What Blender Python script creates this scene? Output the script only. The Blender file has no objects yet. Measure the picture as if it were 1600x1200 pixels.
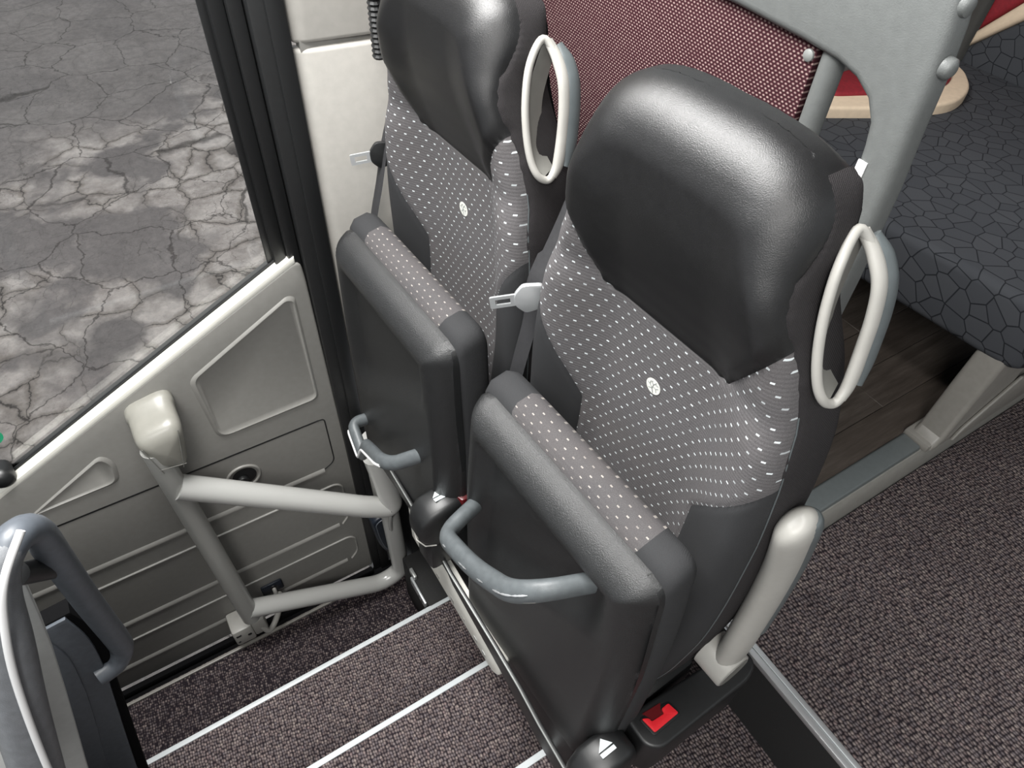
import bpy, bmesh, math, random
from mathutils import Vector, Matrix
from mathutils.geometry import tessellate_polygon

random.seed(7)
SC = bpy.context.scene
COL = SC.collection

# ------------------------------------------------------------------ camera, sky, lights, exposure
cam_d = bpy.data.cameras.new('camera')
cam_d.sensor_width = 36.0
cam_d.lens = 24.525
cam_d.clip_start = 0.01
cam = bpy.data.objects.new('camera', cam_d)
cam.location = (0, 0, 1.35)
a_, b_, c_ = 0.97575285, 0.74410784, 0.05488076
cam.rotation_mode = 'QUATERNION'
cam.rotation_quaternion = (Matrix.Rotation(a_, 3, 'Z') @ Matrix.Rotation(b_, 3, 'X') @ Matrix.Rotation(c_, 3, 'Z')).to_quaternion()
COL.objects.link(cam)
SC.camera = cam

world = bpy.data.worlds.new('overcast_sky')
SC.world = world
world.use_nodes = True
bg = world.node_tree.nodes['Background']
bg.inputs[0].default_value = (0.93, 0.97, 1.0, 1)
bg.inputs[1].default_value = 0.62

def area(name, loc, target, sx, sy, power, col=(1, 1, 1)):
    l = bpy.data.lights.new(name, 'AREA')
    l.shape = 'RECTANGLE'; l.size = sx; l.size_y = sy; l.energy = power; l.color = col
    o = bpy.data.objects.new(name, l)
    o.location = loc
    o.rotation_mode = 'QUATERNION'
    o.rotation_quaternion = (Vector(target) - Vector(loc)).to_track_quat('-Z', 'Y')
    COL.objects.link(o)
    return o

area('added_door_side_light', (-0.82, -0.02, 2.07), (-0.6, 0.05, 0), 0.7, 1.2, 92, (1, 0.99, 0.97))  # added area light, gives the headrests and seat pans their highlights
area('added_aisle_light', (0.55, -0.35, 2.07), (0.35, 0.2, 0), 0.5, 1.3, 48, (1, 0.98, 0.95))  # added area light, brightens the aisle carpet
SC.view_settings.view_transform = 'Standard'
SC.view_settings.look = 'None'
SC.view_settings.gamma = 1
SC.view_settings.use_curve_mapping = False
SC.view_settings.exposure = 0.4

# ------------------------------------------------------------------ helpers
def link(o, parent=None, label=None, cat=None, group=None, kind=None):
    if o.name not in COL.objects:
        COL.objects.link(o)
    if parent is not None:
        o.parent = parent
    if label: o['label'] = label
    if cat: o['category'] = cat
    if group: o['group'] = group
    if kind: o['kind'] = kind
    return o

def empty(name, loc=(0, 0, 0), rz=0.0, **k):
    o = bpy.data.objects.new(name, None)
    o.empty_display_size = 0.05
    o.location = loc; o.rotation_euler = (0, 0, rz)
    return link(o, **k)

def from_bm(name, bm, mat, parent=None, smooth=True, angle=40, **k):
    bmesh.ops.recalc_face_normals(bm, faces=bm.faces[:])
    me = bpy.data.meshes.new(name)
    if smooth:
        for f in bm.faces: f.smooth = True
        ca = math.radians(angle)
        for e in bm.edges:
            if len(e.link_faces) == 2 and e.calc_face_angle(0) > ca: e.smooth = False
    bm.to_mesh(me); bm.free()
    if mat: me.materials.append(mat)
    return link(bpy.data.objects.new(name, me), parent, **k)

def bm_box(bm, lo, hi, bev=0.0, seg=3, M=None):
    t = bmesh.new()
    bmesh.ops.create_cube(t, size=1)
    lo, hi = Vector(lo), Vector(hi)
    for v in t.verts:
        v.co = Vector([(lo[i] + hi[i]) / 2 + v.co[i] * (hi[i] - lo[i]) for i in range(3)])
    if bev > 0:
        bmesh.ops.bevel(t, geom=t.edges[:], offset=bev, segments=seg, affect='EDGES', profile=0.5)
    join(bm, t, M)
    return bm

def join(bm, t, M=None):
    if M is not None: bmesh.ops.transform(t, matrix=M, verts=t.verts[:])
    mp = [bm.verts.new(v.co) for v in t.verts]
    t.verts.index_update()
    for f in t.faces:
        try: bm.faces.new([mp[v.index] for v in f.verts])
        except ValueError: pass
    t.free()

def box(name, lo, hi, mat, parent=None, bev=0.004, seg=2, M=None, **k):
    return from_bm(name, bm_box(bmesh.new(), lo, hi, bev, seg, M), mat, parent, **k)

def round_path(pts, r, seg=6, closed=False):
    """corner-rounded polyline"""
    pts = [Vector(p) for p in pts]; out = []
    n = len(pts)
    for i, p in enumerate(pts):
        if not closed and i in (0, n - 1):
            out.append(p); continue
        a, b = pts[i - 1], pts[(i + 1) % n]
        rr = r[i] if isinstance(r, (list, tuple)) else r
        d = min(rr, (a - p).length * .49, (b - p).length * .49)
        if d < 1e-5:
            out.append(p); continue
        p0 = p + (a - p).normalized() * d; p1 = p + (b - p).normalized() * d
        for k in range(seg + 1):
            t = k / seg
            out.append(p0 * (1 - t) ** 2 + p * 2 * t * (1 - t) + p1 * t * t)
    return out

def smooth_path(pts, n=8, closed=False):
    """Catmull-Rom"""
    pts = [Vector(p) for p in pts]; N = len(pts); out = []
    rng = range(N if closed else N - 1)
    for i in rng:
        if closed:
            p0, p1, p2, p3 = pts[i - 1], pts[i], pts[(i + 1) % N], pts[(i + 2) % N]
        else:
            p0, p1, p2, p3 = pts[max(i - 1, 0)], pts[i], pts[i + 1], pts[min(i + 2, N - 1)]
        for k in range(n):
            t = k / n
            out.append(0.5 * ((2 * p1) + (p2 - p0) * t + (2 * p0 - 5 * p1 + 4 * p2 - p3) * t * t + (3 * p1 - p0 - 3 * p2 + p3) * t ** 3))
    if not closed: out.append(pts[-1])
    return out

def bm_tube(bm, pts, r, n=12, closed=False, cap=True, up=None, ry=None):
    """tube along pts; r number or list; ry: second radius (along 'up')"""
    pts = [Vector(p) for p in pts]; N = len(pts); rings = []
    prev = None
    for i, p in enumerate(pts):
        if closed: t = pts[(i + 1) % N] - pts[i - 1]
        else: t = pts[min(i + 1, N - 1)] - pts[max(i - 1, 0)]
        t.normalize()
        if up is not None:
            v = Vector(up) - t * t.dot(Vector(up))
        elif prev is None:
            v = Vector((0, 0, 1)) if abs(t.z) < .9 else Vector((1, 0, 0))
            v = v - t * t.dot(v)
        else:
            v = prev - t * t.dot(prev)
        v.normalize(); prev = v
        u = t.cross(v)
        ra = r[i] if isinstance(r, (list, tuple)) else r
        rb = ra if ry is None else (ry[i] if isinstance(ry, (list, tuple)) else ry)
        rings.append([bm.verts.new(p + u * ra * math.cos(2 * math.pi * k / n) + v * rb * math.sin(2 * math.pi * k / n)) for k in range(n)])
    m = N if closed else N - 1
    for i in range(m):
        A, B = rings[i], rings[(i + 1) % N]
        for k in range(n):
            bm.faces.new((A[k], A[(k + 1) % n], B[(k + 1) % n], B[k]))
    if cap and not closed:
        bm.faces.new(rings[0][::-1]); bm.faces.new(rings[-1])
    return bm

def tube(name, pts, r, mat, parent=None, n=12, closed=False, up=None, ry=None, **k):
    return from_bm(name, bm_tube(bmesh.new(), pts, r, n, closed, True, up, ry), mat, parent, angle=50, **k)

def bm_prism(bm, outline, to3d, d0, d1, bev=0.0, seg=2, holes=()):
    """extrude 2D outline between depths d0..d1; to3d(a,b,d)->xyz"""
    t = bmesh.new()
    loops = [outline] + list(holes)
    flat = [p for lp in loops for p in lp]
    tris = tessellate_polygon([[Vector((p[0], p[1], 0)) for p in lp] for lp in loops])
    if not holes:
        A = [t.verts.new(to3d(p[0], p[1], d0)) for p in outline]
        B = [t.verts.new(to3d(p[0], p[1], d1)) for p in outline]
        fa = t.faces.new(A); fb = t.faces.new(B[::-1])
        n = len(A)
        for i in range(n): t.faces.new((A[i], B[i], B[(i + 1) % n], A[(i + 1) % n]))
        bmesh.ops.recalc_face_normals(t, faces=t.faces[:])
        if bev > 0:
            ed = [e for e in fa.edges] + [e for e in fb.edges]
            bmesh.ops.bevel(t, geom=ed, offset=bev, segments=seg, affect='EDGES', profile=0.5, clamp_overlap=True)
        bmesh.ops.triangulate(t, faces=[f for f in t.faces if len(f.verts) > 4])
    else:
        A = [t.verts.new(to3d(p[0], p[1], d0)) for p in flat]
        B = [t.verts.new(to3d(p[0], p[1], d1)) for p in flat]
        for tr in tris:
            t.faces.new([A[i] for i in tr]); t.faces.new([B[i] for i in tr][::-1])
        o = 0
        for lp in loops:
            n = len(lp)
            for i in range(n):
                t.faces.new((A[o + i], B[o + i], B[o + (i + 1) % n], A[o + (i + 1) % n]))
            o += n
        bmesh.ops.recalc_face_normals(t, faces=t.faces[:])
    join(bm, t)
    return bm

def prism(name, outline, to3d, d0, d1, mat, parent=None, bev=0.0, seg=2, holes=(), smooth=True, **k):
    return from_bm(name, bm_prism(bmesh.new(), outline, to3d, d0, d1, bev, seg, holes), mat, parent, smooth=smooth, **k)

def r2(pts, r, seg=5):
    """rounded closed 2D outline"""
    return [(p.x, p.y) for p in round_path([(a, b, 0) for a, b in pts], r, seg, closed=True)]

XP = lambda y, z, d: (d, y, z)      # outline in (y,z), depth along x
YP = lambda x, z, d: (x, d, z)      # outline in (x,z), depth along y
ZP = lambda x, y, d: (x, y, d)      # outline in (x,y), depth along z

def lerp_tab(tab, t):
    """monotone cubic through the table"""
    if t <= tab[0][0]: return tab[0][1]
    if t >= tab[-1][0]: return tab[-1][1]
    n = len(tab)
    for i in range(n - 1):
        if t <= tab[i + 1][0]: break
    def sl(k): return (tab[k + 1][1] - tab[k][1]) / (tab[k + 1][0] - tab[k][0])
    def tan(k):
        if k == 0: return sl(0)
        if k == n - 1: return sl(n - 2)
        a, b = sl(k - 1), sl(k)
        return 0 if a * b <= 0 else 2 * a * b / (a + b)
    (x0, y0), (x1, y1) = tab[i], tab[i + 1]
    h = x1 - x0; u = (t - x0) / h
    return (y0 * (1 + 2 * u) * (1 - u) ** 2 + h * tan(i) * u * (1 - u) ** 2 + y1 * u * u * (3 - 2 * u) + h * tan(i + 1) * u * u * (u - 1))

def sstep(a, b, x):
    t = max(0., min(1., (x - a) / (b - a))); return t * t * (3 - 2 * t)

# ------------------------------------------------------------------ materials
def mat(name, col, rough=0.5, metal=0.0, spec=0.5, coat=0.0):
    m = bpy.data.materials.new(name); m.use_nodes = True
    b = m.node_tree.nodes['Principled BSDF']
    b.inputs['Base Color'].default_value = (*col, 1)
    b.inputs['Roughness'].default_value = rough
    b.inputs['Metallic'].default_value = metal
    b.inputs['Specular IOR Level'].default_value = spec
    b.inputs['Coat Weight'].default_value = coat
    return m

class NT:
    def __init__(s, m): s.t = m.node_tree; s.b = s.t.nodes['Principled BSDF']
    def n(s, typ, **kw):
        nd = s.t.nodes.new(typ)
        for k, v in kw.items():
            if k.startswith('i_'): nd.inputs[k[2:].replace('_', ' ')].default_value = v
            else: setattr(nd, k, v)
        return nd
    def l(s, a, b): s.t.links.new(a, b)
    def coord(s, scale=(1, 1, 1), rot=(0, 0, 0), out='Object'):
        tc = s.n('ShaderNodeTexCoord'); mp = s.n('ShaderNodeMapping')
        mp.inputs['Scale'].default_value = scale; mp.inputs['Rotation'].default_value = rot
        s.l(tc.outputs[out], mp.inputs[0]); return mp.outputs[0]
    def noise(s, vec, scale, detail=3, rough=.5):
        nd = s.n('ShaderNodeTexNoise'); nd.inputs['Scale'].default_value = scale
        nd.inputs['Detail'].default_value = detail; nd.inputs['Roughness'].default_value = rough
        s.l(vec, nd.inputs['Vector']); return nd.outputs['Fac']
    def vor(s, vec, scale, feature='F1', rnd=1.0):
        nd = s.n('ShaderNodeTexVoronoi', feature=feature); nd.inputs['Scale'].default_value = scale
        nd.inputs['Randomness'].default_value = rnd
        s.l(vec, nd.inputs['Vector']); return nd
    def ramp(s, fac, stops, interp='LINEAR'):
        r = s.n('ShaderNodeValToRGB'); r.color_ramp.interpolation = interp
        el = r.color_ramp.elements
        while len(el) < len(stops): el.new(0.5)
        for e, (p, c) in zip(el, stops):
            e.position = p; e.color = (*c, 1) if len(c) == 3 else c
        s.l(fac, r.inputs[0]); return r.outputs[0]
    def math(s, op, a, b=None, c=None):
        nd = s.n('ShaderNodeMath', operation=op)
        for i, v in enumerate((a, b, c)):
            if v is None: continue
            if isinstance(v, (int, float)): nd.inputs[i].default_value = v
            else: s.l(v, nd.inputs[i])
        return nd.outputs[0]
    def mix(s, fac, a, b, mode='MIX'):
        nd = s.n('ShaderNodeMix', data_type='RGBA', blend_type=mode)
        for sock, v in ((nd.inputs[0], fac), (nd.inputs[6], a), (nd.inputs[7], b)):
            if isinstance(v, (int, float)): sock.default_value = v
            elif isinstance(v, tuple): sock.default_value = (*v, 1)
            else: s.l(v, sock)
        return nd.outputs[2]
    def bump(s, h, strength, dist):
        nd = s.n('ShaderNodeBump'); nd.inputs['Strength'].default_value = strength; nd.inputs['Distance'].default_value = dist
        s.l(h, nd.inputs['Height']); s.l(nd.outputs[0], s.b.inputs['Normal'])
    def sep(s, vec):
        nd = s.n('ShaderNodeSeparateXYZ'); s.l(vec, nd.inputs[0]); return nd.outputs
    def col(s, c): s.l(c, s.b.inputs['Base Color'])

def grained(name, col, rough, scale, strength, dist=0.0006, var=0.12, **k):
    m = mat(name, col, rough, **k); t = NT(m)
    v = t.coord()
    h = t.noise(v, scale, 4, .6)
    t.bump(h, strength, dist)
    lo = tuple(c * (1 - var) for c in col); hi = tuple(min(1, c * (1 + var)) for c in col)
    t.col(t.ramp(t.noise(v, scale * .12, 3), [(0.3, lo), (0.7, hi)]))
    return m

M = {}
M['leather'] = grained('black_leather', (0.0075, 0.0075, 0.008), 0.36, 900, 0.5, 0.0007, spec=0.55)
M['shell'] = grained('dark_grained_plastic', (0.012, 0.0125, 0.013), 0.40, 620, 0.8, 0.0011, spec=0.65)
M['black'] = mat('black_plastic', (0.008, 0.0085, 0.009), 0.45)
M['matte_black'] = mat('matte_black', (0.006, 0.006, 0.0065), 0.9, spec=.05)
M['satin_black'] = grained('satin_black_plastic', (0.010, 0.0105, 0.011), 0.42, 900, 0.25, 0.0004, spec=0.6)
M['handle_grey'] = grained('handle_grey_plastic', (0.085, 0.095, 0.10), 0.45, 800, 0.5, 0.0005)
M['panel'] = grained('warm_grey_panel', (0.235, 0.23, 0.215), 0.42, 500, 0.12, 0.0004, var=.04)
M['beige'] = grained('pale_beige_plastic', (0.42, 0.405, 0.375), 0.5, 500, 0.15, 0.0004, var=.04)
M['pale'] = grained('pale_grey_plastic', (0.33, 0.322, 0.30), 0.42, 500, 0.12, 0.0004, var=.03)
M['pod'] = grained('pod_grey_plastic', (0.225, 0.22, 0.195), 0.36, 500, 0.05, 0.0003, var=.03)
M['tube'] = mat('gloss_grey_paint', (0.40, 0.40, 0.385), 0.22, coat=.3)
M['post'] = mat('grey_paint', (0.29, 0.29, 0.275), 0.3, coat=.2)
M['white'] = grained('off_white_paint', (0.74, 0.73, 0.67), 0.4, 60, .1, .0005, var=.06)
M['alu'] = mat('aluminium', (0.62, 0.63, 0.64), 0.32, metal=0.75)
M['nosing'] = mat('white_nosing', (0.50, 0.53, 0.54), 0.4)
M['frame'] = grained('mid_grey_frame', (0.125, 0.132, 0.13), 0.42, 700, 0.5, 0.0006, var=.05)
M['rail'] = grained('slate_grey_paint', (0.085, 0.098, 0.102), 0.4, 700, .2, .0004, var=.05)
M['sidegrey'] = grained('stone_grey_plastic', (0.17, 0.168, 0.155), 0.42, 500, .2, .0004, var=.05)
M['cap'] = grained('slate_cap', (0.125, 0.14, 0.142), 0.42, 700, .2, .0004, var=.05)
M['skirt'] = grained('stone_skirt', (0.25, 0.245, 0.225), 0.42, 500, .2, .0004, var=.05)
M['leg'] = grained('warm_grey_casting', (0.235, 0.225, 0.205), 0.38, 600, .3, .0005, var=.05)
M['dash'] = grained('light_grey_dash', (0.58, 0.59, 0.575), 0.5, 500, .1, .0003, var=.04)
M['dashgrey'] = grained('silver_grey_grip', (0.13, 0.137, 0.147), 0.40, 600, .6, .0006)
M['strip'] = mat('white_strip', (0.62, 0.62, 0.62), 0.45)
M['bluegrey'] = grained('blue_grey_plastic', (0.085, 0.096, 0.112), 0.42, 700, .15, .0003, spec=.6)
M['red'] = mat('red_plastic', (0.75, 0.02, 0.03), 0.35)
M['darkred'] = mat('dark_red_plastic', (0.10, 0.004, 0.006), 0.3)
M['metal'] = mat('steel', (0.62, 0.64, 0.65), 0.3, metal=.6)
M['webbing'] = grained('black_webbing', (0.022, 0.022, 0.024), 0.7, 1200, .6, .0005)
M['cream'] = grained('cream_leather', (0.66, 0.53, 0.39), 0.6, 600, .2, .0004, var=.05)
M['redcloth'] = grained('crimson_cloth', (0.21, 0.008, 0.016), 0.75, 900, .4, .0005, var=.15)
M['navy'] = grained('navy_vinyl', (0.012, 0.016, 0.024), 0.35, 300, .1, .0005)
M['green'] = mat('green_sticker', (0.02, 0.32, 0.16), 0.5)
M['icon'] = mat('white_print', (0.75, 0.82, 0.84), 0.5)
M['rivet'] = mat('rivet_steel', (0.35, 0.36, 0.35), 0.35, metal=.5)
M['emblem'] = mat('pale_emblem', (0.62, 0.63, 0.58), 0.6)
M['emblem_line'] = mat('emblem_lines', (0.16, 0.17, 0.17), 0.6)
M['concretebits'] = mat('skirt_grey', (0.14, 0.14, 0.135), 0.6)

def cloth(name, col, scale=1500, strength=.5, rough=.85, ribs=None):
    m = mat(name, col, rough, spec=.25); t = NT(m); v = t.coord()
    w = t.n('ShaderNodeTexWave', wave_type='BANDS', bands_direction='DIAGONAL')
    w.inputs['Scale'].default_value = 260; w.inputs['Distortion'].default_value = .6
    t.l(v, w.inputs['Vector'])
    h = t.math('ADD', t.math('MULTIPLY', w.outputs['Fac'], .5), t.noise(v, scale, 2))
    t.bump(h, strength, .0006)
    c = t.mix(t.noise(v, 900, 2), tuple(x * .7 for x in col), tuple(x * 1.3 for x in col))
    t.col(t.mix(t.noise(v, 9, 3), c, tuple(x * 1.25 for x in col)))
    return m
M['cloth'] = cloth('charcoal_cloth', (0.026, 0.0265, 0.028))
M['bandcloth'] = cloth('black_side_cloth', (0.022, 0.020, 0.021), 1100, .9)

def dotted_cloth(name='dash_pattern_cloth', k=0.0, base_k=1.0, dash=(0.78, 0.84, 0.86)):
    """grey cloth with woven rows of small pale dashes, fine diagonal ribs"""
    m = mat(name, (0.08, 0.08, 0.08), 0.85, spec=.25); t = NT(m)
    v = t.coord(); x, y, z = t.sep(v)
    if k: z = t.math('MULTIPLY_ADD', y, k, z)
    DX, DZ = 0.0182, 0.0140
    row = t.math('FLOOR', t.math('DIVIDE', z, DZ))
    off = t.math('MULTIPLY', row, DX * .5)
    xs = t.math('ADD', x, off)
    cell = t.math('FLOOR', t.math('DIVIDE', xs, DX))
    fx = t.math('SUBTRACT', t.math('FRACT', t.math('DIVIDE', xs, DX)), .5)
    fz = t.math('SUBTRACT', t.math('FRACT', t.math('DIVIDE', z, DZ)), .5)
    inx = t.math('LESS_THAN', t.math('ABSOLUTE', fx), .115)
    inz = t.math('LESS_THAN', t.math('ABSOLUTE', fz), .085)
    d = t.math('MULTIPLY', inx, inz)
    cv = t.n('ShaderNodeCombineXYZ'); t.l(cell, cv.inputs[0]); t.l(row, cv.inputs[1])
    wn = t.n('ShaderNodeTexWhiteNoise'); t.l(cv.outputs[0], wn.inputs['Vector'])
    br = t.math('MULTIPLY_ADD', wn.outputs['Value'], .45, .4)
    d = t.math('MULTIPLY', d, br)
    # fine ribs running across
    wv = t.n('ShaderNodeTexWave', wave_type='BANDS', bands_direction='Z'); wv.inputs['Scale'].default_value = 62
    wv.inputs['Distortion'].default_value = 1.0
    t.l(v, wv.inputs['Vector'])
    base = t.ramp(t.noise(v, 1100, 2, .7), [(.3, tuple(c * base_k for c in (0.060, 0.060, 0.064))), (.7, tuple(c * base_k for c in (0.155, 0.150, 0.155)))])
    base = t.mix(t.math('MULTIPLY', wv.outputs['Fac'], .35), base, (0.05, 0.047, 0.05))
    base = t.mix(t.noise(v, 14, 3), base, t.mix(.5, base, (0.10, 0.088, 0.085)))
    t.col(t.mix(d, base, dash))
    t.bump(t.math('ADD', t.math('MULTIPLY', wv.outputs['Fac'], .4), t.noise(v, 1300, 2)), .5, .0006)
    return m
M['dots'] = dotted_cloth()
M['dots_top'] = dotted_cloth('dash_pattern_cloth_muted', 1.0, .55, (.36, .33, .30))  # same cloth with darker base and fainter dashes, for the cushion

def carpet():
    m = mat('woven_carpet', (0.1, 0.08, 0.08), 0.95, spec=.1); t = NT(m)
    v = t.coord((1.0, 1.35, 1.0), (0, 0, 0.12))
    nz = t.n('ShaderNodeTexNoise'); nz.inputs['Scale'].default_value = 60; t.l(v, nz.inputs['Vector'])
    vv = t.n('ShaderNodeVectorMath', operation='MULTIPLY_ADD'); t.l(nz.outputs['Color'], vv.inputs[0])
    vv.inputs[1].default_value = (.0035, .0035, .0035); t.l(v, vv.inputs[2])
    vo = t.vor(vv.outputs[0], 120, rnd=.45)
    d = vo.outputs['Distance']
    rnd = t.sep(vo.outputs['Color'])[0]
    loop = t.ramp(d, [(.10, (1, 1, 1)), (.62, (0, 0, 0))])
    fib = t.noise(v, 900, 3, .7)
    light = t.ramp(rnd, [(0, (0.20, 0.155, 0.148)), (.3, (0.34, 0.275, 0.262)), (.6, (0.235, 0.20, 0.21)), (.85, (0.47, 0.39, 0.355)), (1, (0.33, 0.245, 0.24))])
    dark = (0.016, 0.012, 0.014)
    k = t.math('MULTIPLY', t.sep(loop)[0], t.math('MULTIPLY_ADD', fib, 1.1, .3))
    c = t.mix(k, dark, light)
    c = t.mix(t.math('MULTIPLY', t.noise(v, 2200, 1), .25), c, (0.04, 0.035, 0.05))
    t.col(c)
    t.bump(t.math('ADD', t.sep(loop)[0], t.math('MULTIPLY', fib, .4)), .9, .003)
    return m
M['carpet'] = carpet()

def partition_cloth():
    m = mat('maroon_dot_weave', (0.05, 0.02, 0.025), 0.9, spec=.15); t = NT(m)
    v = t.coord(); x, y, z = t.sep(v)
    S = 0.0068
    row = t.math('FLOOR', t.math('DIVIDE', z, S * .62))
    xs = t.math('ADD', x, t.math('MULTIPLY', row, S * .5))
    fx = t.math('SUBTRACT', t.math('FRACT', t.math('DIVIDE', xs, S)), .5)
    fz = t.math('SUBTRACT', t.math('FRACT', t.math('DIVIDE', z, S * .62)), .5)
    r = t.math('SQRT', t.math('ADD', t.math('MULTIPLY', fx, fx), t.math('MULTIPLY', t.math('MULTIPLY', fz, fz), .7)))
    d = t.ramp(r, [(.16, (1, 1, 1)), (.36, (0, 0, 0))])
    cl = t.ramp(t.noise(v, 160, 2), [(.3, (0.17, 0.105, 0.103)), (.7, (0.29, 0.21, 0.195))])
    t.col(t.mix(t.sep(d)[0], (0.032, 0.008, 0.012), cl))
    t.bump(t.sep(d)[0], .7, .0015)
    return m
M['weave'] = partition_cloth()

def net_cloth():
    m = mat('geometric_net_cloth', (0.04, 0.04, 0.05), 0.85, spec=.2); t = NT(m)
    v3 = t.coord(); x, y, z = t.sep(v3)
    cv = t.n('ShaderNodeCombineXYZ'); t.l(t.math('MULTIPLY_ADD', z, .3, x), cv.inputs[0]); t.l(t.math('ADD', y, z), cv.inputs[1])
    v = cv.outputs[0]
    vo = t.vor(v, 24, 'DISTANCE_TO_EDGE', .9); vo.voronoi_dimensions = '2D'
    ln = t.ramp(vo.outputs['Distance'], [(.018, (0, 0, 0)), (.045, (1, 1, 1))])
    vo2 = t.vor(v, 24, 'F1', .9); vo2.voronoi_dimensions = '2D'
    c = t.ramp(t.sep(vo2.outputs['Color'])[0], [(0, (0.052, 0.056, 0.064)), (1, (0.063, 0.067, 0.075))])
    c = t.mix(t.noise(v, 1200, 2), t.mix(.35, c, (0.01, 0.01, 0.01)), c)
    t.col(t.mix(t.sep(ln)[0], (0.012, 0.013, 0.016), c))
    t.bump(t.noise(v, 1300, 2), .4, .0005)
    return m
M['net'] = net_cloth()

def wood():
    m = mat('dark_wood_vinyl', (0.04, 0.03, 0.025), 0.45, spec=.35); t = NT(m)
    v = t.coord((26, 2.2, 26))
    oi = t.n('ShaderNodeObjectInfo')
    n1 = t.noise(v, 2.5, 6, .7)
    g = t.ramp(n1, [(.3, (0.045, 0.037, 0.031)), (.55, (0.085, 0.071, 0.061)), (.75, (0.135, 0.115, 0.10))])
    t.col(t.mix(t.math('MULTIPLY', oi.outputs['Random'], .55), g, (0.055, 0.043, 0.035)))
    t.bump(n1, .25, .0006)
    return m
M['wood'] = wood()

def asphalt():
    m = mat('cracked_asphalt', (0.2, 0.19, 0.18), 0.9, spec=.2); t = NT(m)
    v = t.coord()
    x, y, z = t.sep(v)
    nz = t.n('ShaderNodeTexNoise'); nz.inputs['Scale'].default_value = 1.6; nz.inputs['Detail'].default_value = 6
    nz.inputs['Roughness'].default_value = .62
    t.l(v, nz.inputs['Vector'])
    wp = t.n('ShaderNodeVectorMath', operation='MULTIPLY_ADD'); t.l(nz.outputs['Color'], wp.inputs[0])
    wp.inputs[1].default_value = (.42, .42, 0); t.l(v, wp.inputs[2])
    big = t.vor(wp.outputs[0], 1.7, 'DISTANCE_TO_EDGE').outputs['Distance']
    sml = t.vor(wp.outputs[0], 3.4, 'DISTANCE_TO_EDGE').outputs['Distance']
    # worn band: between two wavy lines crossing the lot
    wav = t.math('MULTIPLY', t.math('SUBTRACT', t.noise(v, .75, 5, .6), .5), 3.4)
    s1 = t.math('ADD', t.math('ADD', x, t.math('MULTIPLY', y, .55)), wav)
    wm = t.math('MULTIPLY', t.n('ShaderNodeMapRange').outputs[0], 1) if False else None
    up = t.ramp(t.math('MULTIPLY_ADD', s1, .1, 1.0), [(.40, (.12, .12, .12)), (.46, (1, 1, 1)), (.72, (1, 1, 1)), (.80, (.25, .25, .25))])
    blot = t.ramp(t.noise(wp.outputs[0], 1.0, 4, .55), [(.40, (0, 0, 0)), (.46, (1, 1, 1))])
    worn = t.math('MULTIPLY', t.sep(up)[0], t.sep(blot)[0])
    dark = t.ramp(t.noise(v, 2.4, 5, .6), [(.3, (0.215, 0.198, 0.192)), (.7, (0.30, 0.278, 0.268))])
    lite = t.ramp(t.noise(v, 5.0, 5, .65), [(.28, (0.36, 0.322, 0.298)), (.62, (0.68, 0.625, 0.585))])
    c = t.mix(worn, dark, lite)
    # joints in worn areas darker towards each crack (dirt), plus thin cracks all over
    edge = t.ramp(sml, [(.0, (.45, .45, .45)), (.03, (.66, .65, .63)), (.12, (1, 1, 1))])
    c = t.mix(worn, c, t.mix(1.0, c, edge, 'MULTIPLY'))
    ck = t.ramp(sml, [(.004, (0, 0, 0)), (.014, (1, 1, 1))])
    c = t.mix(t.math('MULTIPLY', t.math('SUBTRACT', 1, t.sep(ck)[0]), t.math('MULTIPLY_ADD', worn, .55, .18)), c, (0.06, 0.054, 0.05))
    ck2 = t.ramp(big, [(.003, (0, 0, 0)), (.010, (1, 1, 1))])
    fine = t.vor(wp.outputs[0], 9.5, 'DISTANCE_TO_EDGE').outputs['Distance']
    ck3 = t.ramp(fine, [(.006, (0, 0, 0)), (.02, (1, 1, 1))])
    fm = t.sep(t.ramp(t.noise(v, 1.3, 3), [(.46, (0, 0, 0)), (.6, (1, 1, 1))]))[0]
    c = t.mix(t.math('MULTIPLY', t.math('SUBTRACT', 1, t.sep(ck3)[0]), t.math('MULTIPLY', fm, .45)), c, (0.08, 0.073, 0.068))
    c = t.mix(t.math('MULTIPLY', t.math('SUBTRACT', 1, t.sep(ck2)[0]), .75), c, (0.07, 0.064, 0.06))
    mot = t.ramp(t.noise(v, 17, 5, .7), [(.3, (.80, .80, .80)), (.7, (1.12, 1.11, 1.10))])
    c = t.mix(1.0, c, mot, 'MULTIPLY')
    sp = t.noise(v, 75, 3, .85)
    c = t.mix(t.math('MULTIPLY', t.sep(t.ramp(sp, [(.62, (0, 0, 0)), (.74, (1, 1, 1))]))[0], .5), c, (0.45, 0.43, 0.41))
    c = t.mix(t.math('MULTIPLY', t.sep(t.ramp(sp, [(.28, (1, 1, 1)), (.42, (0, 0, 0))]))[0], .35), c, (0.03, 0.028, 0.026))
    t.col(c)
    t.bump(t.noise(v, 90, 4, .7), .5, .01)
    return m
M['asphalt'] = asphalt()

def riser_mat():
    m = mat('black_grit', (0.018, 0.018, 0.018), 0.75, spec=.3); t = NT(m); v = t.coord()
    sp = t.noise(v, 420, 2, .8)
    t.col(t.mix(t.sep(t.ramp(sp, [(.66, (0, 0, 0)), (.74, (1, 1, 1))]))[0], (0.016, 0.016, 0.016), (0.10, 0.10, 0.10)))
    t.bump(sp, .4, .0008)
    return m
M['grit'] = riser_mat()

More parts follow.
